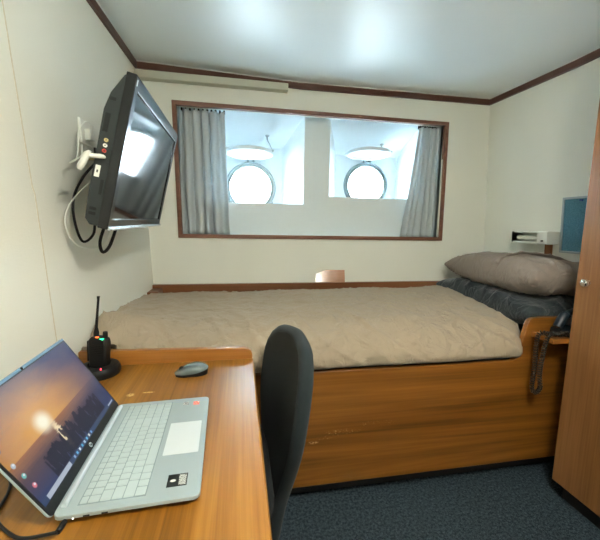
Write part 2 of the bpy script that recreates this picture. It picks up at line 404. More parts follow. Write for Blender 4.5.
# cable trunking across the top of the back wall
bm = B(); bx(bm, .012, .938, -.058, -.002, 2.103, 2.146)
o = obj('cable_trunking', bm, M['trunk'], origin=(.47, 0, 2.1), bevel=.003)
tag(o, 'cream cable trunking boxed under the dark trim above the window', 'trunking')

# ------------------------------------------------------------------ window
win = sroot('window_1', (1.17, 0, 1.15))
def ringframe(x0, x1, z0, z1, w, y0, y1):
    bm = B()
    o = [(x0, z0), (x1, z0), (x1, z1), (x0, z1)]; i = [(x0 + w, z0 + w), (x1 - w, z0 + w), (x1 - w, z1 - w), (x0 + w, z1 - w)]
    V = {}
    for k in range(4):
        for nm, L in (('o', o), ('i', i)):
            for y in (y0, y1): V[nm, k, y] = bm.verts.new((L[k][0], y, L[k][1]))
    for k in range(4):
        l = (k + 1) % 4
        bm.faces.new((V['o', k, y0], V['o', l, y0], V['i', l, y0], V['i', k, y0])); bm.faces.new((V['o', k, y1], V['i', k, y1], V['i', l, y1], V['o', l, y1]))
        bm.faces.new((V['o', k, y0], V['o', k, y1], V['o', l, y1], V['o', l, y0])); bm.faces.new((V['i', k, y0], V['i', l, y0], V['i', l, y1], V['i', k, y1]))
    return bm
# the outline is slightly out of square, like the lining
bm = ringframe(.208, 2.128, 1.143, 2.003, .026, -.014, .02)
for v in bm.verts:
    t = (v.co.z - 1.14) / .86
    v.co.x += .018 * (1 - t) if v.co.x < 1 else .010 * (1 - t)
obj('window_frame', bm, M['frame'], win, bevel=.003)
# recess lining between frame and inner panel
YP = .12
bm = B()
bx(bm, WX0 - .012, WX0, .02, YP, 1.15, 2.045); bx(bm, WX1, WX1 + .012, .02, YP, 1.15, 2.045)
bx(bm, WX0, WX1, .05, YP, 2.033, 2.045); bx(bm, WX0, WX1, .02, YP, 1.153, 1.165)
obj('recess_lining', bm, M['recess'], win)
# inner panel with two openings, each a tapered box to the hull
OP = [dict(x0=.42, x1=1.083, z0=1.392, z1=2.012, bx0=.46, bx1=.972, bz0=1.36, bz1=1.86, c=(.714, 1.538), r=.203, dz=1.770, dc=.702),
      dict(x0=1.275, x1=1.985, z0=1.455, z1=2.018, bx0=1.425, bx1=1.975, bz0=1.40, bz1=1.84, c=(1.700, 1.592), r=.197, dz=1.815, dc=1.64)]
bm = B()
def pbox(x0, x1, z0, z1): bx(bm, x0, x1, YP, YP + .012, z0, z1)
pbox(WX0 - .02, .42, 1.15, 2.05); pbox(1.083, 1.275, 1.15, 2.05); pbox(1.985, WX1 + .02, 1.15, 2.05)
pbox(.42, 1.083, 1.15, 1.392); pbox(.42, 1.083, 2.012, 2.05); pbox(1.275, 1.985, 1.15, 1.455); pbox(1.275, 1.985, 2.018, 2.05)
obj('inner_panel', bm, M['recess'], win)
HY = .5
for q, d in enumerate(OP):
    bm = B(); n = 64
    f4 = [(d['x0'], YP + .012, d['z0']), (d['x1'], YP + .012, d['z0']), (d['x1'], YP + .012, d['z1']), (d['x0'], YP + .012, d['z1'])]
    b4 = [(d['bx0'], HY, d['bz0']), (d['bx1'], HY, d['bz0']), (d['bx1'], HY, d['bz1']), (d['bx0'], HY, d['bz1'])]
    F = [bm.verts.new(p) for p in f4]; K = [bm.verts.new(p) for p in b4]
    for k in range(4): bm.faces.new((F[k], F[(k + 1) % 4], K[(k + 1) % 4], K[k]))
    # thickness outward
    F2 = [bm.verts.new((p[0] + (.01 if k in (1, 2) else -.01), p[1], p[2] + (.01 if k > 1 else -.01))) for k, p in enumerate(f4)]
    K2 = [bm.verts.new((p[0] + (.01 if k in (1, 2) else -.01), p[1], p[2] + (.01 if k > 1 else -.01))) for k, p in enumerate(b4)]
    for k in range(4):
        l = (k + 1) % 4
        bm.faces.new((F2[k], K2[k], K2[l], F2[l])); bm.faces.new((F[k], F2[k], F2[l], F[l])); bm.faces.new((K[k], K[l], K2[l], K2[k]))
    obj('porthole_box', bm, M['boxwhite'], win, sharp=15)
    # hull plate with a round hole
    cx, cz = d['c']; r = d['r'] - .028
    bm = B(); x0, x1, z0, z1 = d['bx0'] - .01, d['bx1'] + .01, d['bz0'] - .01, d['bz1'] + .01
    def edgept(a):
        c, s = math.cos(a), math.sin(a); t = 1e9
        if c > 1e-6: t = min(t, (x1 - cx) / c)
        if c < -1e-6: t = min(t, (x0 - cx) / c)
        if s > 1e-6: t = min(t, (z1 - cz) / s)
        if s < -1e-6: t = min(t, (z0 - cz) / s)
        return cx + c * t, cz + s * t
    angs = sorted([2 * PI * k / n for k in range(n)] + [math.atan2(zz - cz, xx - cx) % (2 * PI) for xx in (x0, x1) for zz in (z0, z1)])
    for y in (HY, HY + .012):
        I = [bm.verts.new((cx + r * math.cos(a), y, cz + r * math.sin(a))) for a in angs]
        O = [bm.verts.new((edgept(a)[0], y, edgept(a)[1])) for a in angs]
        for k in range(len(angs)): l = (k + 1) % len(angs); bm.faces.new((I[k], I[l], O[l], O[k]))
    obj('hull_plate', bm, M['boxwhite'], win, normals=True)
    # porthole itself
    w = sroot('window_%d' % (q + 2), (cx, HY, cz))
    RX = Matrix.Translation((cx, HY, cz)) @ Matrix.Rotation(PI / 2, 4, 'X')     # local +z -> -y (into the cabin)
    bm = B(); R = d['r']
    lathe(bm, [(R - .03, -.05), (R, -.05), (R, .002), (R, .018), (R - .005, .024), (R - .013, .024), (R - .016, .012), (R - .026, .012), (R - .029, .020), (R - .036, .020), (R - .040, .010), (R - .03, -.05)], RX, 64)
    obj('porthole_ring', bm, M['ring'], w)
    bm = B(); lathe(bm, [(0, -.03), (R - .031, -.03), (R - .031, -.036), (0, -.036)], RX, 64); obj('porthole_glass', bm, M['glass'], w)
    bm = B()
    for a in (-145, -35):
        a = math.radians(a); px, pz = cx + (R + .004) * math.cos(a), cz + (R + .004) * math.sin(a)
        bx(bm, px - .012, px + .012, HY - .03, HY, pz - .012, pz + .012); tube(bm, [(px, HY - .045, pz), (px, HY - .01, pz)], .007, 8)
    obj('clamp', bm, M['ring'], w, bevel=.002)
    bm = B()
    for s in (-.022, .022): bx(bm, cx + s - .008, cx + s + .008, HY - .035, HY, cz + R - .012, d['dz'] + .012)
    tube(bm, [(cx - .036, HY - .028, d['dz'] - .004), (cx + .036, HY - .028, d['dz'] - .004)], .007, 8)
    obj('hinge', bm, M['ring'], w, bevel=.002)
    # hinged cover held open, nearly level
    dcx, dz = d['dc'], d['dz']; r2 = .172
    DM = Matrix.Translation((dcx, .298, dz)) @ Matrix.Rotation(math.radians(-1.5), 4, 'X')
    bm = B(); lathe(bm, [(r2 - .022, -.008), (r2 - .006, -.012), (r2, -.006), (r2, .012), (r2 - .006, .016), (r2 - .022, .012), (r2 - .022, -.008)], DM, 64)
    for s in (-.022, .022): bx(bm, (cx + dcx) / 2 + s - .007, (cx + dcx) / 2 + s + .007, .455, .478, dz - .008, dz + .008)
    for a in (20, 160, -60): 
        a = math.radians(a); bx(bm, dcx + r2 * math.cos(a) - .012, dcx + r2 * math.cos(a) + .012, .298 + r2 * math.sin(a) - .01, .298 + r2 * math.sin(a) + .01, dz - .008, dz + .012)
    cov = obj('cover', bm, M['boxwhite'], w)
    bm = B(); lathe(bm, [(0, 0), (r2 - .021, 0), (r2 - .021, .006), (0, .006)], DM, 48); obj('cover_glass', bm, M['glass2'], cov)
    # stay rod from the box ceiling
    hx, hz = dcx + .135, d['z1'] - (d['z1'] - d['bz1']) * (.36 - YP - .012) / (HY - YP - .012)
    bm = B(); lathe(bm, [(0, .002), (.017, .002), (.017, -.006), (.006, -.012), (.006, -.03), (0, -.032)], Matrix.Translation((hx, .36, hz + .004)), 16)
    tube(bm, [(hx, .36, hz - .025), (dcx + .165, .235, dz + .016)], .0035, 8)
    lathe(bm, [(0, .008), (.009, .004), (.009, -.006), (0, -.01)], Matrix.Translation((dcx + .165, .235, dz + .014)), 12)
    obj('stay_rod', bm, M['bracket'], w)

# ------------------------------------------------------------------ curtains
def curtain(name, xa0, xa1, xb0, xb1, folds, seed, label):
    # xa: top edges, xb: bottom edges
    bm = B(); ZT, ZB = 1.972, 1.168
    rnd = random.Random(seed); ph = [rnd.uniform(-.5, .5) for _ in range(folds + 2)]; am = [rnd.uniform(.55, 1.1) for _ in range(folds + 2)]
    def f(u, v):
        t = 1 - v; z = ZT + (ZB - ZT) * v
        x0 = xa0 + (xb0 - xa0) * v ** 1.1; x1 = xa1 + (xb1 - xa1) * v ** 1.1
        k = u * folds; i = int(min(k, folds - 1)); fr = k - i
        a = am[i] * (1 - fr) + am[i + 1] * fr; p = ph[i] * (1 - fr) + ph[i + 1] * fr
        w = math.sin(2 * PI * (k + p * (.3 + .7 * v)))
        w = math.copysign(abs(w) ** .75, w)
        y = .066 + .030 * a * w * (.75 + .25 * v) + .005 * noise.noise((u * 9, v * 3, seed)) + .006 * (1 - v) ** 6 * math.sin(2 * PI * folds * 2.3 * u)
        x = x0 + (x1 - x0) * u + .007 * noise.noise((u * 5, v * 4, seed + 5)) * v + .006 * math.cos(2 * PI * (k + p))
        x = min(max(x, WX0 + .012 if v < .5 or 1 else 0), WX1 - .012)
        return (x, y, z)
    sheet(bm, f, folds * 14, 34)
    o = thing(name, label, 'curtain', ((xa0 + xa1) / 2, .065, ZT))
    obj('curtain_cloth', bm, M['curtain'], o, solid=.0015, sharp=80)
    bm = B()
    for k in range(folds * 2 + 1):
        x = xa0 + .01 + (xa1 - xa0 - .02) * k / (folds * 2); x = min(max(x, WX0 + .02), WX1 - .02)
        lathe(bm, [(0, .0), (.006, .002), (.006, .022), (.003, .028), (0, .028)], Matrix.Translation((x, .088, ZT - .006)), 8)
    obj('curtain_hooks', bm, M['darkmetal'], o)
    return o
curtain('curtain', WX0 + .008, .535, WX0 + .014, .565, 5, 3, 'grey pleated curtain drawn to the left side of the window beside the television')
curtain('curtain', 1.935, WX1 - .012, 1.83, WX1 - .012, 5, 11, 'grey gathered curtain at the right end of the window, flaring towards its hem')
o = obj('curtain_rail', BX(WX0 + .002, WX1 - .002, .056, .074, 1.994, 2.008), M['white'], origin=(1.17, .06, 2.0), bevel=.002)
tag(o, 'slim white curtain rail hidden behind the top of the window frame', 'curtain rail')

# ------------------------------------------------------------------ bed
PY0, PY1 = -1.026, -1.000
bed = thing('bunk_bed', 'built-in wooden bunk bed with orange brown front board along the window wall', 'bed', (1.25, -.5, 0))
prof = [(.072, .1), (2.53, .1), (2.53, .825), (2.02, .825), (1.972, .822), (1.955, .815), (1.945, .797), (1.915, .665), (1.903, .635), (1.885, .622), (1.86, .619), (1.0, .626), (.072, .628)]
bm = B(); prism(bm, prof, lambda a, b, t: (a, t, b), PY0, PY1)
obj('front_board', bm, M['panel'], bed, bevel=.004)
obj('front_plinth', BX(.09, 2.53, -.945, -.925, .002, .11), M['plinth'], bed)
obj('mattress_base', BX(.072, 2.50, -.995, -.03, .36, .40), M['bed_x'], bed)
obj('wall_rail', BX(.058, 2.515, -.034, -.002, .30, .834), M['bed_x'], bed, bevel=.003)
bm = B(); bx(bm, .058, .122, -.17, -.036, .55, .812); obj('end_block', bm, M['bed_x'], bed, bevel=.003)
obj('end_rail', BX(.074, .090, -.99, -.162, .30, .66), M['bed_x'], bed, bevel=.003)
bm = B(); bx(bm, .096, 2.46, -.992, -.04, .403, .70)
mt = obj('mattress', bm, M['sheet'], bevel=.04, seg=4, origin=(1.25, -.5, .4)); tag(mt, 'mattress under the taupe duvet on the wooden bunk, dark sheeted at the pillow end', 'mattress')

def duvet():
    bm = B()
    prof = [(-.045, .775), (-.06, .80), (-.12, .815), (-.30, .82), (-.50, .818), (-.68, .81), (-.82, .795), (-.92, .772), (-.985, .738), (-1.02, .70), (-1.035, .665), (-1.031, .642), (-1.012, .6310)]
    P = spline([(0, a, b) for a, b in prof], 10); L = [0]
    for a, b in zip(P, P[1:]): L.append(L[-1] + (b - a).length)
    tot = L[-1]
    def prf(v):
        s = v * tot
        for i in range(len(L) - 1):
            if L[i + 1] >= s: t = (s - L[i]) / (L[i + 1] - L[i]); return P[i].lerp(P[i + 1], t)
        return P[-1]
    def ridge(x, y, s, seed):
        return 1 - abs(noise.noise((x * s, y * s, seed))) * 2
    def f(u, v):
        p = prf(v); y, z = p.y, p.z
        yy = min(1, max(0, (-y - .05) / .95))
        xr = 2.150 - .135 * yy ** 1.3 - .115 * max(0, (v - .75) / .25)
        xl = .064 + .060 * max(0, 1 - v / .24)
        x = xl + (xr - xl) * u
        # rounded side edges
        er = min(1, (1 - u) / .06); el = min(1, u / .035)
        z -= .040 * max(0, 1 - v / .22) * (1 - .75 * u)
        z -= (1 - er) ** 2.2 * (.07 if v < .7 else .07 * (1 - (v - .7) / .3))
        front = max(0, min(1, (v - .62) / .12)) * max(0, min(1, (1.0 - v) / .06))
        flank = max(0, min(1, (v - .72) / .1))
        # foot end bunched up against the wall
        bun = math.exp(-((x - .13) / .13) ** 2)
        zk = .028 * bun * max(0, min(1, (yy - .35) / .3)) * (1 - flank)
        z += zk
        if v > .72: z += zk + .022 * bun * (1 - (v - .72) / .28)
        nrm = Vector((0, -flank, 1 - .6 * flank)).normalized()
        big = noise.noise((x * 3.1, y * 3.4 + z * 2, 1.7)) * .010
        w = ridge(x * 1.0, (y - z) * 1.9, 4.3, 3.1) ** 4 * .0055 + ridge(x * 1.5 + y, (y - z) * 1.3 - x * .5, 6.5, 8.4) ** 5 * .005
        # long creases running down the front flank
        fine = ridge(x * 1.2 + y * .9, (y - z) * 1.1, 8, 6.6) ** 4 * .003 + ridge(x - y * .9, (y - z) * 1.2 + x * .5, 5, 9.9) ** 5 * .004
        w += fine
        cr = ridge(x * 2.0 + (z - .7) * 3.2, (z - .7) * .8 + x * .4, 3.6, 5.5) ** 3 * .013 + ridge(x * 1.1 - (z - .7) * 3, (z - .7) * 2.5, 6.5, 4.5) ** 3 * .006 + bun * ridge(x * 3 + z * 2, z * 3, 6, 1.5) ** 3 * .012 + ridge(x * .9, (z - y) * 1.3, 8, 2.2) ** 4 * .007
        bump = big + w * (1 - .3 * front) + cr * front
        bump *= min(1, v / .05) * (1 if v < .97 else (1 - v) / .03)
        px = x + .012 * noise.noise((y * 6, z * 6, 4)) * ((1 - er) + .2 * (1 - el))
        sx = .018 * flank * noise.noise((x * 5, z * 9, 9))
        y2 = y + nrm.y * bump + (.012 * noise.noise((x * 3, 7, 1)) * flank)
        yq = max(y2 - .05 * bun * flank * min(1, (1 - v) / .12), -1.050 - .012 * bun - (.034 * bun * min(1, max(0, (z + nrm.z * bump - .788) / .012))))
        zq = z + nrm.z * bump
        sm = lambda e0, e1, q: (lambda t: t * t * (3 - 2 * t))(min(1, max(0, (q - e0) / (e1 - e0))))
        yq -= .055 * bun * sm(.58, .72, v) * (1 - sm(.80, .88, v))
        if yq < -1.056: zq = max(zq, .789 + .004 * math.sin(x * 40))
        return (max(px + sx, XL(z) + .006), yq, zq)
    sheet(bm, f, 330, 120)
    o = obj('duvet', bm, M['duvet'], origin=(1.1, -.5, .70), solid=.012, sharp=180)
    o.modifiers[0].offset = -1
    tag(o, 'taupe duvet spread over the bunk, creased along its front edge', 'duvet')
duvet()

def pillow(name, mat, cen, ln, wd, th, rz, tiltx, tilty, seed, label, droop=0, parent_flap=False):
    bm = B()
    n1, n2 = 90, 60
    def half(sgn):
        def f(u, v):
            a, b = 2 * u - 1, 2 * v - 1              # a along length, b along width
            pa, pb = 1 - abs(a) ** 2.6, 1 - abs(b) ** 2.6
            h = (max(pa, 0) * max(pb, 0)) ** .42
            sx = 1 - .10 * (abs(b) ** 2) * (1 - abs(a) ** 6) ; sy = 1 - .14 * (abs(a) ** 2) * (1 - abs(b) ** 6)
            # edges pull in between the corners
            X = b * wd / 2 * (1 - .07 * (1 - abs(a) ** 2) * abs(b) ** 3) * (1 - .05 * abs(a) ** 3 * (1 - abs(b)))
            Y = a * ln / 2 * (1 - .07 * (1 - abs(b) ** 2) * abs(a) ** 3)
            r1 = (1 - abs(noise.noise((X * 5, Y * 4, seed))) * 2) ** 3
            r2 = (1 - abs(noise.noise((X * 11 + Y * 4, Y * 7, seed + 4))) * 2) ** 4
            e = 1 - min(pa, pb)
            Z = sgn * th / 2 * h + (.016 * r1 + .016 * r2 * (0.4 + e)) * min(1, h * 2) * sgn
            Z += .014 * noise.noise((X * 3, Y * 3, seed + 9)) - droop * max(0, abs(a) - .4) ** 2
            return (X, Y, Z)
        return f
    sheet(bm, half(1), n1, n2); sheet(bm, half(-1), n1, n2)
    bmesh.ops.remove_doubles(bm, verts=bm.verts, dist=.0004)
    rot = Matrix.Rotation(rz, 4, 'Z') @ Matrix.Rotation(tiltx, 4, 'X') @ Matrix.Rotation(tilty, 4, 'Y')
    bm.transform(Matrix.Translation(cen) @ rot)
    o = obj(name, bm, M[mat], origin=cen, sharp=180)
    if parent_flap:
        top = half(1); X4 = Matrix.Translation(cen) @ rot
        bm = B()
        def ff(u, v):          # loose hem of the pillowcase, standing a little off the near end
            b = -.97 + 1.75 * u; a = -.30 - .42 * u + .06 * math.sin(u * 9) + .16 * v
            p = Vector(top((a + 1) / 2, (b + 1) / 2)); p.z += (.001 + .020 * (1 - v) ** 1.4 * math.sin(PI * min(1, u * .95 + .05))) - .006 * v
            return X4 @ p
        sheet(bm, ff, 50, 8)
        obj('pillowcase_hem', bm, M[mat], o, solid=.003, sharp=180)
    return tag(o, label, 'pillow')
pillow('pillow', 'darkcase', (2.258, -.535, .806), .94, .43, .19, -.08, math.radians(1), math.radians(2), 2.3, 'dark slate pillow lying flat beneath the taupe pillow at the head of the bunk')
pillow('pillow', 'pillowcase', (2.268, -.565, .980), .86, .43, .192, -.09, math.radians(-1.5), math.radians(3), 5.1, 'taupe pillow on top of the dark pillow at the head of the bunk', parent_flap=True)

# small wooden plate above the wall rail
bm = B(); bx(bm, -.106, .106, -.003, .003, 0, .092)
bm.transform(Matrix.Translation((1.264, -.029, .8355)) @ Matrix.Rotation(math.radians(-7.0), 4, 'Z') @ Matrix.Rotation(math.radians(-18.0), 4, 'X'))
pq = obj('wooden_plaque', bm, M['plaque'], origin=(1.264, -.029, .8355), bevel=.001); tag(pq, 'small brown wooden plate leaning on the bunk rail below the middle of the window', 'plaque')

# ------------------------------------------------------------------ desk
desk = thing('desk', 'orange brown wooden desk with raised back edge against the left wall', 'desk', (.38, -1.6, 0))
DY0, DY1 = -2.22, -1.092
bm = B(); prism(bm, [(.068, DY0), (.672, DY0), (.672, DY1), (.068, DY1)], lambda a, b, t: (a, b, t), .695, .73)
obj('desktop', bm, M['desk'], desk, bevel=.006, seg=3)
prof = [(.066, .66), (.668, .66), (.668, .745), (.664, .757), (.652, .766), (.635, .770), (.2, .780), (.066, .783)]
bm = B(); prism(bm, prof, lambda a, b, t: (a, t, b), DY1 + .001, DY1 + .026); obj('back_edge', bm, M['desk_x'], desk, bevel=.004)
obj('side_panel', BX(.10, .60, -1.118, -1.096, 0, .694), M['cab'], desk, bevel=.002)
obj('side_panel', BX(.10, .60, DY0 + .01, DY0 + .032, 0, .694), M['cab'], desk, bevel=.002)
obj('apron', BX(.10, .122, DY0 + .034, -1.120, .42, .694), M['desk_x'], desk, bevel=.002)

# ------------------------------------------------------------------ office chair
ch = thing('office_chair', 'charcoal upholstered office chair pushed in at the desk', 'chair', (.50, -1.33, 0))
def backshell(s, t, off):
    # s up 0..1, t across -1..1 ; off = distance behind the front face
    z = .20 + .68 * s
    q = min(1, max(0, (z - .32) / .36)); w = .085 + .105 * q * q * (3 - 2 * q)
    if s > .77: w = .19 * max(0, 1 - ((s - .77) / .232) ** 2.8) ** .42
    # chord axis: from far edge to near edge
    far = Vector((.750, -1.115)); near = Vector((.808, -1.48))
    mid = (far + near) / 2; dr = (near - far).normalized(); nb = Vector((-dr.y, dr.x))
    if nb.x < 0: nb = -nb
    lean = -.098 * (1 - s) ** 1.3
    curve = .032 * (1 - (w * t / .19) ** 2)
    p = mid + dr * (w * t) + nb * (curve - .028 + off) + Vector((lean, 0))
    return Vector((p.x, p.y, z))
bm = B(); ns, ntt = 30, 20
for off in (0, .042):
    g = [[bm.verts.new(backshell(i / ns, 2 * j / ntt - 1, off + (0 if off else -.012 * (1 - abs(2 * j / ntt - 1) ** 4) * math.sin(PI * min(1, i / ns * 1.02)))) ) for j in range(ntt + 1)] for i in range(ns + 1)]
    for i in range(ns):
        for j in range(ntt): bm.faces.new((g[i][j], g[i + 1][j], g[i + 1][j + 1], g[i][j + 1]))
    if off == 0: g0 = g
for i in range(ns):
    for j in (0, ntt): bm.faces.new((g0[i][j], g0[i + 1][j], g[i + 1][j], g[i][j]))
for j in range(ntt):
    for i in (0, ns): bm.faces.new((g0[i][j], g0[i][j + 1], g[i][j + 1], g[i][j]))
bmesh.ops.remove_doubles(bm, verts=bm.verts, dist=.0005)
bk = obj('backrest', bm, M['chair'], ch, sharp=180)
bv = bk.modifiers.new('bevel', 'BEVEL'); bv.width = .014; bv.segments = 3; bv.limit_method = 'ANGLE'; bv.angle_limit = math.radians(50)
# edging band around the outline of the back, painted in the lighter lit tone
path = [backshell(i / 24 * .97, 1, .021) for i in range(0, 25)]
top = [backshell(.97 + .03 * math.sin(a), math.cos(a), .021) for a in (PI * k / 14 for k in range(15))]
path2 = path + top[1:-1] + [backshell(i / 24 * .97, -1, .021) for i in range(24, -1, -1)]
bm = B(); tube(bm, path2, .0215, 10); obj('edging', bm, M['chairrim_lit'], bk, sharp=180)
bm = B()
prism(bm, rrect(.27, .715, -1.56, -1.10, .09, 6), lambda a, b, t: (a, b, t), .435, .495)
obj('seat', bm, M['chair'], ch, bevel=.022, seg=4)
bm = B(); prism(bm, rrect(.29, .695, -1.54, -1.12, .08, 6), lambda a, b, t: (a, b, t), .418, .434); obj('seat_pan', bm, M['darkmetal'], ch)
bm = B(); prism(bm, [(.55, .402), (.74, .402), (.765, .42), (.785, .60), (.775, .60), (.752, .43), (.735, .417), (.55, .417)], lambda a, b, t: (a, t, b), -1.345, -1.285)
obj('back_bracket', bm, M['darkmetal'], ch, bevel=.002)
bm = B(); lathe(bm, [(0, .06), (.03, .06), (.03, .25), (.016, .25), (.016, .40), (.06, .405), (.06, .417), (0, .417)], Matrix.Translation((.50, -1.33, 0)), 24); obj('gas_column', bm, M['darkmetal'], ch)
for k in range(5):
    a = 2 * PI * k / 5 + .3; c, s = math.cos(a), math.sin(a)
    bm = B(); tube(bm, [(.5 + .02 * c, -1.33 + .02 * s, .095), (.5 + .14 * c, -1.33 + .14 * s, .088), (.5 + .255 * c, -1.33 + .255 * s, .07)], [.022, .017, .012], 8)
    lg = obj('leg', bm, M['darkmetal'], ch)
    bm = B(); cx, cy = .5 + .255 * c, -1.33 + .255 * s
    RM = Matrix.Translation((cx, cy, .026)) @ Matrix.Rotation(a + PI / 2, 4, 'Z') @ Matrix.Rotation(PI / 2, 4, 'Y')
    for o_ in (-.012, .012): lathe(bm, [(0, o_ - .007), (.024, o_ - .007), (.026, o_), (.024, o_ + .007), (0, o_ + .007)], RM, 16)
    tube(bm, [(cx, cy, .028), (cx, cy, .062)], .006, 8)
    obj('castor', bm, M['rubber'], lg)

# ------------------------------------------------------------------ laptop
LR = Matrix.Rotation(PI / 2 + .0413, 4, 'Z')
lap = thing('laptop', 'open silver laptop on the desk, its screen lit with a sunset picture', 'laptop', (.5497, -1.7582, .7305), LR)
LW, LD, LT = .3585, .234, .0175
def L(name, bm, mat, parent=lap, **k): return obj(name, bm, mat, parent, world=False, **k)
bm = B(); pr_ = None
for ins, z in ((.014, .0028), (.0015, .0092), (0, .0105), (0, LT - .0008), (.0008, LT)):
    ring = [bm.verts.new((a, b, z)) for a, b in rrect(ins, LW - ins, ins, LD - ins * .3, .012 - ins * .3)]
    if pr_: [bm.faces.new((pr_[k], pr_[(k + 1) % len(ring)], ring[(k + 1) % len(ring)], ring[k])) for k in range(len(ring))]
    else: bm.faces.new(ring[::-1])
    pr_ = ring
bm.faces.new(pr_)
base = L('base', bm, M['lapsilver'])
for x in (.03, LW - .03):
    for y in (.02, LD - .03):
        bm = B(); lathe(bm, [(0, 0), (.006, 0), (.006, .003), (0, .003)], Matrix.Translation((x, y, 0)), 12); L('foot', bm, M['rubber'])
kb = L('keyboard', BX(.018, .343, .094, .203, LT - .0002, LT + .0003), M['keywell'])
unit = .0171; kx0 = .0192
rows = [([1] * 15, 4), ([1] * 13 + [2], 4), ([1.5] + [1] * 12 + [1.5], 4), ([1.75] + [1] * 11 + [2.25], 4), ([2.25] + [1] * 10 + [2.75 - 1], 4), ([1.25, 1, 1, 1.25, 5, 1, 1, 1, 1, 1], 4)]
ytop = .2015; hs = [.0125] + [.0188] * 5
for (main, num), h in zip(rows, hs):
    ux = unit * 15 / sum(main); x = kx0
    for wk in main + [None] * num:
        w = unit * .96 if wk is None else wk * ux
        bm = B(); prism(bm, rrect(x + .0010, x + w - .0010, ytop - h + .0010, ytop - .0010, .0012, 2), lambda a, b, t: (a, b, t), LT + .0003, LT + .0013)
        L('key', bm, M['key'], kb, normals=False)
        x += w
    ytop -= h
bm = B(); prism(bm, rrect(.122, .240, .012, .084, .002, 3), lambda a, b, t: (a, b, t), LT - .0002, LT + .0004); L('touchpad', bm, M['pad'])
def uvquad(x0, x1, y0, y1, z, rot=0):
    bm = B(); vs = bx(bm, x0, x1, y0, y1, z, z + .0003); uv = bm.loops.layers.uv.new('UVMap')
    for f in bm.faces:
        for l in f.loops:
            a, b = (l.vert.co.x - x0) / (x1 - x0), (l.vert.co.y - y0) / (y1 - y0); l[uv].uv = (a, b)
    return bm
s1 = L('black_sticker', uvquad(.030, .062, .026, .062, LT), M['sticker']); s1['label'] = 'black sticker with white print'
L('red_sticker', uvquad(.319, .337, .024, .040, LT), M['redsticker'])['label'] = 'small orange red sticker'
L('small_sticker', uvquad(.322, .338, .052, .066, LT), M['bwsticker'])['label'] = 'small black and white sticker'

for a, b in ((.150, .160), (.178, .188)): L('side_port', BX(-.0004, .002, a, b, .0105, .0135), M['black'], base)
bm = B(); bx(bm, -.0008, .0012, .2020, .2038, .0095, .0113); L('charging_light', bm, M['white led'])['label'] = 'lit white charging light'
bm = B(); tube(bm, [(.018, .2235, LT + .003), (LW - .018, .2235, LT + .003)], .0048, 12); L('hinge_bar', bm, M['hinge'])
# lid
TL = 1.0034
lidm = Matrix.Translation((0, LD, LT)) @ Matrix.Rotation(TL, 4, 'X')      # local y = up the lid, local z = towards the lid front? (flipped below)
lid = bpy.data.objects.new('lid', None)
LH = .227
def lid_pt(a, b, t): return lidm @ Vector((a, b, -t if False else t))
# normal of the lid pointing at the viewer: rotate X by TL maps +z to (0,-sin,cos)
bm = B(); prism(bm, rrect(0, LW, -.002, LH, .010), lambda a, b, t: lid_pt(a, b, t), -.0055, -.0012)
lidc = L('lid', bm, M['lapsilver'], bevel=.0012); lidc['label'] = 'raised silver lid back'
bm = B(); prism(bm, rrect(.0008, LW - .0008, -.0015, LH - .0008, .009), lambda a, b, t: lid_pt(a, b, t), -.0012, .0002)
L('bezel', bm, M['black'], lidc)
bm = B()
bx(bm, .002, LW - .002, LH - .0065, LH - .0010, .0002, .0008); bm.transform(lidm); L('bezel_top_band', bm, M['lidblue'], lidc)
bm = uvquad(.0055, LW - .0055, .0185, LH - .0095, .0002); bm.transform(lidm)
L('screen', bm, M['screen'], lidc)['label'] = 'lit screen showing a sunset over water'
bm = B(); lathe(bm, [(0, .0013), (.0025, .0013), (.0032, .0004), (.0032, 0), (0, 0)], lidm @ Matrix.Translation((LW / 2, LH - .0038, .0006)), 16); L('webcam', bm, M['gloss'], lidc)
# maker's mark: a pale disc with two letters
bm = B(); lathe(bm, [(0, .0005), (.0052, .0005), (.0052, 0), (0, 0)], lidm @ Matrix.Translation((LW / 2, .0085, .0002)), 24); lg = L('logo_disc', bm, M['hinge'], lidc)
bm = text_bm('hp', .0085, .0002); bm.transform(lidm @ Matrix.Translation((LW / 2, .0087, .0009))); L('logo_letters', bm, M['black'], lidc, normals=False)
# power lead
LM = chain_matrix(lap)
plug = [LM @ Vector(p) for p in ((-.002, .214, .0095), (-.022, .216, .0095))]
pc = thing('power_cable', 'black power cable plugged into the near side of the laptop', 'cable', tuple(plug[1]))
bm = B(); tube(bm, [plug[0], plug[0].lerp(plug[1], .3), plug[1]], [.004, .0052, .0045], 10); obj('plug', bm, M['black'], pc)
bm = B(); tube(bm, spline([plug[1], (.290, -1.787, .7345), (.262, -1.776, .7335), (.215, -1.735, .7335), (.200, -1.680, .7335), (.180, -1.64, .7335), (.140, -1.60, .7335), (.085, -1.575, .7335)], 8), .0028, 8)
obj('lead', bm, M['black'], pc)

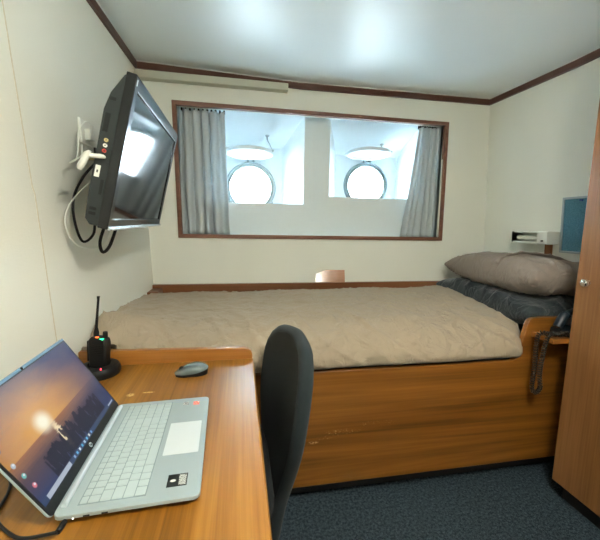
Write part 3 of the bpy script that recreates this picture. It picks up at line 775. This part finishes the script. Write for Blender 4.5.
# ------------------------------------------------------------------ mouse
mr = Matrix.Rotation(math.radians(8), 4, 'Z')
mo = thing('computer_mouse', 'grey and black wireless mouse on the desk near its back edge', 'mouse', (.461, -1.204, .7305), mr @ Matrix.Scale(1.1, 4))
def mouse_bm(z0f, z1f, inset):
    bm = B(); N = 40; rings = []
    def outline(a):      # nose towards -x
        c, s = math.cos(a), math.sin(a)
        x = .050 * math.copysign(abs(c) ** .85, c); wy = .0285 * (1 + .10 * c) * (1 - .12 * math.exp(-((x + .005) / .015) ** 2))
        return x * inset, wy * math.copysign(abs(s) ** .8, s) * inset
    def topz(x): return .011 + .022 * max(0, math.cos((x - .012) / .066 * PI / 2)) ** 1.1
    K = 9
    for k in range(K + 1):
        t = k / K; sc = math.cos(t * PI / 2) ** .55 if t < 1 else 0
        ring = []
        for i in range(N):
            x, y = outline(2 * PI * i / N); x *= sc if k else 1; y *= sc if k else 1
            zt = topz(x); side = .0085 + .010 * max(0, x / .05)
            ring.append((x, y, side + (max(zt, side) - side) * math.sin(t * PI / 2)))
        rings.append(ring)
    return rings, outline
rings, outl = mouse_bm(0, 0, 1)
bm = B(); V = [[bm.verts.new(p) for p in r] for r in rings]
for a, b in zip(V, V[1:]):
    for k in range(40): bm.faces.new((a[k], a[(k + 1) % 40], b[(k + 1) % 40], b[k]))
bm.faces.new(V[0][::-1]); bmesh.ops.remove_doubles(bm, verts=bm.verts, dist=.00005)
obj('shell', bm, M['mousegrey'], mo, world=False, sharp=60)
bm = B(); low = [bm.verts.new((p[0] * .94, p[1] * .92, 0)) for p in rings[0]]; hi_ = [bm.verts.new((p[0] * .985, p[1] * .985, p[2] - .0001)) for p in rings[0]]
for k in range(40): bm.faces.new((low[k], low[(k + 1) % 40], hi_[(k + 1) % 40], hi_[k]))
bm.faces.new(low[::-1]); bm.faces.new(hi_)
obj('underside', bm, M['rubber'], mo, world=False)['label'] = 'black grip sides'
bm = B(); lathe(bm, [(0, -.003), (.0075, -.003), (.0082, 0), (.0075, .003), (0, .003)], Matrix.Translation((-.029, 0, .0195)) @ Matrix.Rotation(PI / 2, 4, 'X'), 20); obj('scroll_wheel', bm, M['rubber'], mo, world=False)

# ------------------------------------------------------------------ handheld radio and its charger
cr_ = thing('radio_charger', 'round black desktop charger holding the handheld radio', 'charger', (.160, -1.160, .7305))
bm = B(); lathe(bm, [(0, 0), (.061, 0), (.064, .008), (.062, .022), (.057, .031), (.044, .035), (.036, .035), (.032, .022), (0, .022)], Matrix(), 40); obj('charger_base', bm, M['black'], cr_, world=False)
bm = B(); lathe(bm, [(0, .0035), (.0022, .002), (.0022, -.002), (0, -.002)], Matrix.Translation((.022, -.047, .034)), 12); obj('charge_light', bm, M['red led'], cr_, world=False)['label'] = 'glowing red charge light'
rm = Matrix.Rotation(math.radians(-14), 4, 'Z') @ Matrix.Rotation(math.radians(3), 4, 'Y')
rd = thing('handheld_radio', 'black two-way radio with stub antenna standing in the charger', 'radio', (.160, -1.158, .7535), rm)
bm = B(); prism(bm, [(-.026, 0), (.026, 0), (.029, .03), (.031, .084), (.028, .100), (.012, .105), (-.020, .107), (-.029, .094), (-.028, .03)], lambda a, b, t: (a, t, b), -.017, .017)
rb = obj('radio_body', bm, M['black'], rd, world=False, bevel=.006, seg=3)
bm = B()
for k in range(6): bx(bm, .0 - .016, .022, -.0188, -.0165, .048 + k * .006, .051 + k * .006)
obj('speaker_grille', bm, M['rubber'], rb, world=False)
bm = B(); tube(bm, [(-.012, .002, .088), (-.012, .002, .118), (-.0115, .002, .135), (-.008, .002, .18), (-.004, .002, .228), (-.0035, .002, .240)], [.0085, .0085, .0045, .0038, .0036, .0046], 12); obj('antenna', bm, M['rubber'], rd, world=False)
bm = B(); lathe(bm, [(0, .122), (.0065, .122), (.0075, .118), (.0075, .100), (0, .100)], Matrix.Translation((.0175, .004, 0)), 14); kn = obj('knob', bm, M['rubber'], rd, world=False)
bm = B(); bx(bm, .010, .022, -.016, -.008, .0995, .1035); obj('green_light', bm, M['green led'], rd, world=False, bevel=.001)['label'] = 'glowing green indicator'
bm = B(); bx(bm, -.004, .005, -.016, -.008, .1050, .1080); obj('orange_button', bm, M['orange led'], rd, world=False, bevel=.001)['label'] = 'orange button'
bm = B(); bx(bm, -.040, -.034, -.006, .010, .018, .088); bx(bm, -.036, -.027, -.006, .010, .07, .088); obj('belt_clip', bm, M['rubber'], rd, world=False, bevel=.002)

# ------------------------------------------------------------------ television
TA, TT = .022, .234
tm = Matrix.Rotation(.022, 4, 'Z') @ Matrix.Rotation(TT, 4, 'Y') @ Matrix.Rotation(.022, 4, 'X')
# local: x = out of the screen, y = along the width (far = +), z = up
tv = thing('television', 'black flat television tilted downwards on the left wall', 'television', (.2145, -.827, 1.217), tm)
TW, TH = .74, .47
def T(name, bm, mat, parent=tv, **k): return obj(name, bm, mat, parent, world=False, **k)
def yz(y0, y1, z0, z1, x0, x1, bm=None):
    bm = bm or B(); bx(bm, x0, x1, y0, y1, z0, z1); return bm
bm = ringframe(-TW / 2, TW / 2, 0, TH, .032, 0, .030)        # in x,z with y depth -> remap
for v in bm.verts: 
    x, y, z = v.co; zz = z
    if abs(z - (TH - .032)) < 1e-5: zz = TH - .040
    if abs(z - .032) < 1e-5: zz = .034
    v.co = (-y, x, zz)
T('bezel', bm, M['gloss'], bevel=.003)
T('screen_panel', yz(-TW / 2 + .030, TW / 2 - .030, .030, TH - .038, -.020, -.004), M['tvscreen'])['label'] = 'dark glossy screen'
bm = B()
bx(bm, -.003, .0015, -TW / 2 + .028, TW / 2 - .028, TH - .0425, TH - .0395); T('bezel_lip_glint', bm, M['silver'])  # silver strip paints the highlight along the black bezel's inner lip
bm = B(); prism(bm, [(.0, -.004), (.006, -.002), (.008, .004), (.003, .010), (-.004, .008), (-.006, 0)], lambda a, b, t: (a, t, b), -TW / 2 + .004, TW / 2 - .004); T('bottom_strip', bm, M['silver'])['label'] = 'silver strip along the bottom edge'
# back shell
prof = [(-.030, .004), (-.030, TH - .006), (-.036, TH - .010), (-.064, TH - .070), (-.074, TH - .12), (-.074, .08), (-.070, .02), (-.055, .004)]
bm = B(); prism(bm, prof, lambda a, b, t: (a, t, b), -TW / 2 + .006, TW / 2 - .006)
sh = T('back_shell', bm, M['tvback'], bevel=.006)
for z0, z1, xa, xb in ((TH - .092, TH - .082, -.062, -.044), (.285, .34, -.066, -.052), (.10, .145, -.045, -.036), (.035, .044, -.062, -.042), (.050, .059, -.062, -.042)):
    T('side_slot', BX(xa, xb, -TW / 2 + .0045, -TW / 2 + .008, z0, z1), M['rubber'], sh)
for k, mm in enumerate((M['yellowpl'], M['whitepl'], M['redpl'])):
    bm = B(); lathe(bm, [(.0025, 0), (.0025, .006), (.0055, .006), (.0055, 0)], Matrix.Translation((-.050, -TW / 2 + .006, .262 - k * .016)) @ Matrix.Rotation(PI / 2, 4, 'X'), 16)
    o = T('video_socket', bm, mm, sh); o['label'] = ('yellow', 'white', 'red')[k] + ' round socket'
T('side_label', yz(-TW / 2 + .0048, -TW / 2 + .0062, .150, .185, -.066, -.052), M['whitepl'], sh)['label'] = 'white label with a slot'
T('label_slot', yz(-TW / 2 + .0040, -TW / 2 + .0050, .163, .171, -.061, -.057), M['rubber'], sh)
bm = B(); bx(bm, .0, .0015, -TW / 2 + .010, -TW / 2 + .014, TH - .030, TH - .012); T('badge', bm, M['hinge'])
# wall mount
bm = B(); bx(bm, -.090, -.0745, -.12, .12, .10, .34)
T('mount_plate', bm, M['darkmetal'], bevel=.002)
bm = B(); W2 = chain_matrix(tv)
hexa(bm, [(.040, -.76, 1.30), (.048, -.76, 1.30), (.048, -.64, 1.30), (.040, -.64, 1.30), (.030, -.76, 1.54), (.038, -.76, 1.54), (.038, -.64, 1.54), (.030, -.64, 1.54)])
p = W2 @ Vector((-.086, 0, .22))
tube(bm, [(.042, -.70, 1.43), tuple(p)], .016, 12)
obj('wall_bracket', bm, M['darkmetal'], tv)

# stick plugged into the side, with its lead; wall sockets and cables
def on_side(x, z, out): return W2 @ Vector((x, -TW / 2 - out, z))
mp = thing('media_stick', 'white media stick plugged into the near side of the television', 'media player', tuple(on_side(-.055, .205, 0)))
bm = B(); tube(bm, [on_side(-.046, .212, -.002), on_side(-.046, .212, .006), on_side(-.052, .211, .011), on_side(-.082, .204, .012)], [.0045, .0055, .0065, .0065], 10); obj('plug', bm, M['whitepl'], mp)
bm = B(); tube(bm, [on_side(-.080, .216, .012), on_side(-.086, .208, .012), on_side(-.098, .168, .012), on_side(-.100, .158, .012)], [.006, .0095, .0095, .006], 12); obj('stick_body', bm, M['whitepl'], mp)
def plate(y0, y1, z0, z1, nm, lab, cat, mat='whitepl'):
    t = thing(nm, lab, cat, (XL((z0 + z1) / 2), (y0 + y1) / 2, (z0 + z1) / 2))
    bm = B(); hexa(bm, [(XL(z0), y0, z0), (XL(z0) + .009, y0, z0), (XL(z0) + .009, y1, z0), (XL(z0), y1, z0), (XL(z1), y0, z1), (XL(z1) + .009, y0, z1), (XL(z1) + .009, y1, z1), (XL(z1), y1, z1)])
    obj('cover_plate', bm, M[mat], t, bevel=.002)
    return t
so = plate(-.875, -.785, 1.535, 1.625, 'wall_socket', 'cream double wall socket behind the television', 'socket', 'lampwhite')
bm = B(); bx(bm, XL(1.56) + .008, XL(1.56) + .030, -.850, -.805, 1.550, 1.592); obj('plug', bm, M['whitepl'], so, bevel=.004)
s2 = plate(-.875, -.80, 1.455, 1.525, 'aerial_socket', 'small cream aerial socket below the wall socket behind the television', 'socket', 'lampwhite')
bm = B(); lathe(bm, [(0, .035), (.009, .035), (.012, .02), (.012, 0), (0, 0)], Matrix.Translation((XL(1.48) + .008, -.835, 1.487)) @ Matrix.Rotation(PI / 2, 4, 'Y'), 14); obj('plug', bm, M['yellowpl'], s2)['label'] = 'yellowed round plug'
def cable(name, pts, r, mat, lab):
    bm = B(); tube(bm, spline(pts, 8), r, 8); o = obj(name, bm, M[mat], origin=pts[0]); tag(o, lab, 'cable'); return o
e = on_side(-.100, .158, .012)
cable('white_cable', [(XL(1.57) + .030, -.830, 1.575), (.070, -.86, 1.600), (.062, -.90, 1.602), (.052, -.935, 1.56), (.052, -.950, 1.50), (.060, -.99, 1.45), (.080, -1.08, 1.425), tuple(on_side(-.080, .216, .012))], .0028, 'whitepl', 'thin white cable arching from the wall socket to the white media stick')
q = on_side(-.105, .12, -.05)
cable('black_cable', [(XL(1.48) + .042, -.835, 1.487), (.09, -.88, 1.47), (.075, -.97, 1.40), (.062, -1.03, 1.32), (.060, -1.035, 1.24), (.075, -1.02, 1.165), (.10, -.99, 1.19), (.105, -.97, 1.26), (.13, -.93, 1.36)], .0045, 'rubber', 'thick black cable hanging in a loop behind the television')
cable('white_cable', [(.10, -.98, 1.38), (.072, -1.04, 1.32), (.058, -1.085, 1.26), (.058, -1.085, 1.20), (.075, -1.06, 1.155), (.105, -1.02, 1.140), (.13, -.99, 1.155), (.15, -.96, 1.20), (.14, -.92, 1.27)], .0022, 'whitepl', 'thin white cable looping low behind the near bottom corner of the television')
bm = B(); tube(bm, spline([(.135, -.93, 1.26), (.130, -1.0, 1.185), (.135, -1.03, 1.150), (.148, -1.04, 1.128), (.160, -1.01, 1.150), (.165, -.95, 1.215)], 8), .0055, 8)
obj('hanging_lead', bm, M['rubber'], tv)

# ------------------------------------------------------------------ reading lamp and pinboard on the right wall
rl = thing('reading_lamp', 'white bunk reading lamp with open tube on the right wall above the pillows', 'lamp', (2.505, -.52, 1.18))
def PX(y, z, d): return (XR(z) - d, y, z)
bm = B()
sec = [(.001, 1.152), (.001, 1.222), (.090, 1.226), (.098, 1.219), (.020, 1.211), (.012, 1.17), (.030, 1.160), (.096, 1.163), (.100, 1.156), (.092, 1.148)]
prism(bm, sec, lambda d, z, y: PX(y, z, d), -.385, -.566); obj('trough', bm, M['lampwhite'], rl, bevel=.002)
bm = B(); prism(bm, [(.001, 1.150), (.001, 1.226), (.094, 1.228), (.100, 1.222), (.100, 1.158), (.094, 1.150)], lambda d, z, y: PX(y, z, d), -.566, -.636); eb = obj('ballast_housing', bm, M['lampwhite'], rl, bevel=.006, seg=3)
obj('switch', BX(XR(1.17) - .108, XR(1.17) - .099, -.612, -.602, 1.166, 1.174), M['darkmetal'], eb)
bm = B(); prism(bm, [(.001, 1.150), (.001, 1.226), (.094, 1.226), (.100, 1.218), (.100, 1.160), (.094, 1.150)], lambda d, z, y: PX(y, z, d), -.376, -.376); obj('end_cap', bm, M['lampwhite'], rl, bevel=.003)
bm = B(); tube(bm, [PX(-.418, 1.186, .055), PX(-.563, 1.186, .055)], .013, 14); obj('tube', bm, M['tube'], rl)
bm = B(); tube(bm, [PX(-.386, 1.186, .055), PX(-.418, 1.186, .055)], .0155, 14); obj('tube_holder', bm, M['whitepl'], rl)
bm = B(); hexa(bm, [(XR(.86) - .020, -.587, .86), (XR(.86) - .001, -.587, .86), (XR(.86) - .001, -.547, .86), (XR(.86) - .020, -.547, .86),
                    (XR(1.149) - .020, -.587, 1.149), (XR(1.149) - .001, -.587, 1.149), (XR(1.149) - .001, -.547, 1.149), (XR(1.149) - .020, -.547, 1.149)])
obj('wooden_batten', bm, M['brownbatten'], rl, bevel=.002)['label'] = 'brown wooden batten below the lamp'

def wallplate(y0, y1, z0, z1, d0, d1):
    bm = B(); hexa(bm, [PX(y0, z0, d1), PX(y0, z0, d0), PX(y1, z0, d0), PX(y1, z0, d1), PX(y0, z1, d1), PX(y0, z1, d0), PX(y1, z1, d0), PX(y1, z1, d1)]); return bm
pb = thing('pinboard', 'blue felt pinboard with grey metal frame on the right wall beside the wardrobe', 'pinboard', PX(-.86, 1.26, 0))
obj('felt_panel', wallplate(-1.075, -.642, 1.112, 1.418, .002, .010), M['felt'], pb)
for nm, a in (('frame_edge', (-1.085, -.640, 1.412, 1.424)), ('frame_edge', (-1.085, -.640, 1.104, 1.116)), ('frame_edge', (-.652, -.640, 1.116, 1.412)), ('frame_edge', (-1.085, -1.073, 1.116, 1.412))):
    obj(nm, wallplate(*a, .001, .016), M['alu'], pb, bevel=.002)
bm = B(); lathe(bm, [(0, .014), (.005, .014), (.0035, .007), (.006, .001), (0, .001)], Matrix.Translation(PX(-.752, 1.402, .010)) @ Matrix.Rotation(-PI / 2, 4, 'Y'), 12)
pn = obj('push_pin', bm, M['pin'], origin=PX(-.752, 1.402, .010)); tag(pn, 'blue push pin near the top of the pinboard', 'pin')

# ------------------------------------------------------------------ wardrobe
CX, CY = 2.047, -1.140
cb = thing('wardrobe', 'tall brown wooden wardrobe at the right edge, a round chrome knob on its door', 'wardrobe', (2.24, -1.55, 0))
obj('carcass', BX(CX + .020, 2.452, -1.96, CY, .086, 2.150), M['cab'], cb, bevel=.002)
dr = obj('door', BX(CX, CX + .019, -1.548, CY, .086, 2.150), M['cab'], cb, bevel=.003)
d2 = obj('door', BX(CX, CX + .019, -1.96, -1.552, .086, 2.150), M['cab'], cb, bevel=.003)
for par, ky in ((dr, -1.189), (d2, -1.905)):
    bm = B(); lathe(bm, [(0, .028), (.008, .0275), (.0145, .024), (.0175, .017), (.0155, .010), (.009, .005), (.009, .003), (.012, .002), (.012, 0), (0, 0)], Matrix.Translation((CX, ky, 1.018)) @ Matrix.Rotation(-PI / 2, 4, 'Y'), 24)
    obj('knob', bm, M['chrome'], par)['label'] = 'round chrome knob'
obj('plinth', BX(CX + .045, 2.45, -1.94, CY - .02, .001, .086), M['plinth'], cb)

# ------------------------------------------------------------------ bedside shelf and telephone
sf = obj('bedside_shelf', BX(1.967, 2.52, -1.139, -1.027, .738, .760), M['desk_x'], origin=(2.2, -1.1, .75), bevel=.003)
tag(sf, 'narrow wooden shelf between the head of the bunk and the wardrobe', 'shelf')
ph = thing('telephone', 'dark blue desk telephone half hidden by the wardrobe, its coiled cord hanging down', 'telephone', (2.16, -1.085, .760))
bm = B(); prism(bm, [(2.055, .761), (2.24, .761), (2.24, .80), (2.15, .808), (2.06, .783)], lambda a, b, t: (a, t, b), -1.132, -1.034); obj('telephone_base', bm, M['phone'], ph, bevel=.005, seg=3)
bm = B(); tube(bm, spline([(2.030, -1.095, .800), (2.040, -1.094, .818), (2.062, -1.092, .848), (2.10, -1.09, .866), (2.16, -1.085, .868), (2.21, -1.082, .855), (2.235, -1.08, .830)], 6), [.012] + [.019] * 6 + [.020] * 8 + [.015] * 12 + [.020] * 8 + [.010] * 2, 16)
obj('handset', bm, M['phone'], ph)
bm = B(); bx(bm, 2.10, 2.18, -1.115, -1.05, .803, .852); obj('cradle', bm, M['phone'], ph, bevel=.004)
path = [(2.045, -1.118, .783), (2.01, -1.118, .776), (1.975, -1.105, .776), (1.955, -1.079, .770), (1.953, -1.073, .708), (1.953, -1.076, .613), (1.953, -1.073, .520), (1.950, -1.086, .496), (1.950, -1.105, .503), (1.950, -1.118, .535), (1.953, -1.106, .575), (1.950, -1.108, .631), (1.951, -1.118, .730), (1.960, -1.124, .778), (2.0, -1.128, .778), (2.05, -1.131, .785)]
S = spline(path, 30); Ls = [0]
for a, b in zip(S, S[1:]): Ls.append(Ls[-1] + (b - a).length)
pitch = .0115; rad = .0075; step = pitch / 10; pts = []; i = 0; s_ = 0; side = Vector((0, 1, 0))
while s_ < Ls[-1]:
    while Ls[i + 1] < s_: i += 1
    t = (s_ - Ls[i]) / max(1e-9, Ls[i + 1] - Ls[i]); p = S[i].lerp(S[i + 1], t); tg = (S[i + 1] - S[i]).normalized()
    side = (side - tg * side.dot(tg)).normalized(); up_ = tg.cross(side); a = 2 * PI * s_ / pitch
    pts.append(p + (side * math.cos(a) + up_ * math.sin(a)) * rad); s_ += step
bm = B(); tube(bm, pts, .0034, 5); obj('coiled_cord', bm, M['cord'], ph, sharp=180)

# ------------------------------------------------------------------ ceiling light (behind the photographer)
lt = thing('ceiling_light', 'square glowing light hung on two short stems from the ceiling', 'ceiling light', (1.10, -2.32, 2.18))
obj('ceiling_rose', BX(1.02, 1.18, -2.40, -2.24, 2.150, 2.183), M['whitepl'], lt, bevel=.004)
for sx in (1.05, 1.15):
    bm = B(); tube(bm, [(sx, -2.32, 2.02), (sx, -2.32, 2.150)], .006, 8); obj('stem', bm, M['chrome'], lt)
obj('diffuser', BX(.98, 1.22, -2.44, -2.20, 1.965, 2.025), M['diffuser'], lt, bevel=.02)

# ------------------------------------------------------------------ daylight
w = bpy.data.worlds.new('World'); bpy.context.scene.world = w; w.use_nodes = True
bg = w.node_tree.nodes['Background']; bg.inputs[0].default_value = (.76, .91, 1.0, 1); bg.inputs[1].default_value = WORLD
for q, d in enumerate(OP):
    la = bpy.data.lights.new('daylight_portal', 'AREA'); la.shape = 'DISK'; la.size = .36; la.cycles.is_portal = True
    lo_ = bpy.data.objects.new('daylight_portal', la); C.objects.link(lo_); lo_.location = (d['c'][0], HY + .058, d['c'][1]); lo_.rotation_euler = (-PI / 2, 0, 0)

# ------------------------------------------------------------------ camera
yaw, pit, rol = -.1803, .1287, .0174
fw = Vector((-math.sin(yaw) * math.cos(pit), math.cos(yaw) * math.cos(pit), -math.sin(pit)))
rt = Vector((math.cos(yaw), math.sin(yaw), 0)); up = rt.cross(fw)
r2_ = rt * math.cos(rol) + up * math.sin(rol); u2_ = -rt * math.sin(rol) + up * math.cos(rol)
cd = bpy.data.cameras.new('camera'); cam = bpy.data.objects.new('camera', cd); C.objects.link(cam)
m3 = Matrix((r2_, u2_, -fw)).transposed().to_4x4(); cam.matrix_world = Matrix.Translation((.6227, -2.321, 1.2287)) @ m3
cd.sensor_width = 36; cd.lens = 333.1 / 600 * 36; cd.clip_start = .02
sc = bpy.context.scene; sc.camera = cam
sc.view_settings.view_transform = 'Standard'; sc.view_settings.look = 'None'; sc.view_settings.gamma = 1; sc.view_settings.use_curve_mapping = False
sc.view_settings.exposure = EXPO
sc.cycles.use_denoising = True; sc.cycles.max_bounces = 10; sc.cycles.diffuse_bounces = 6
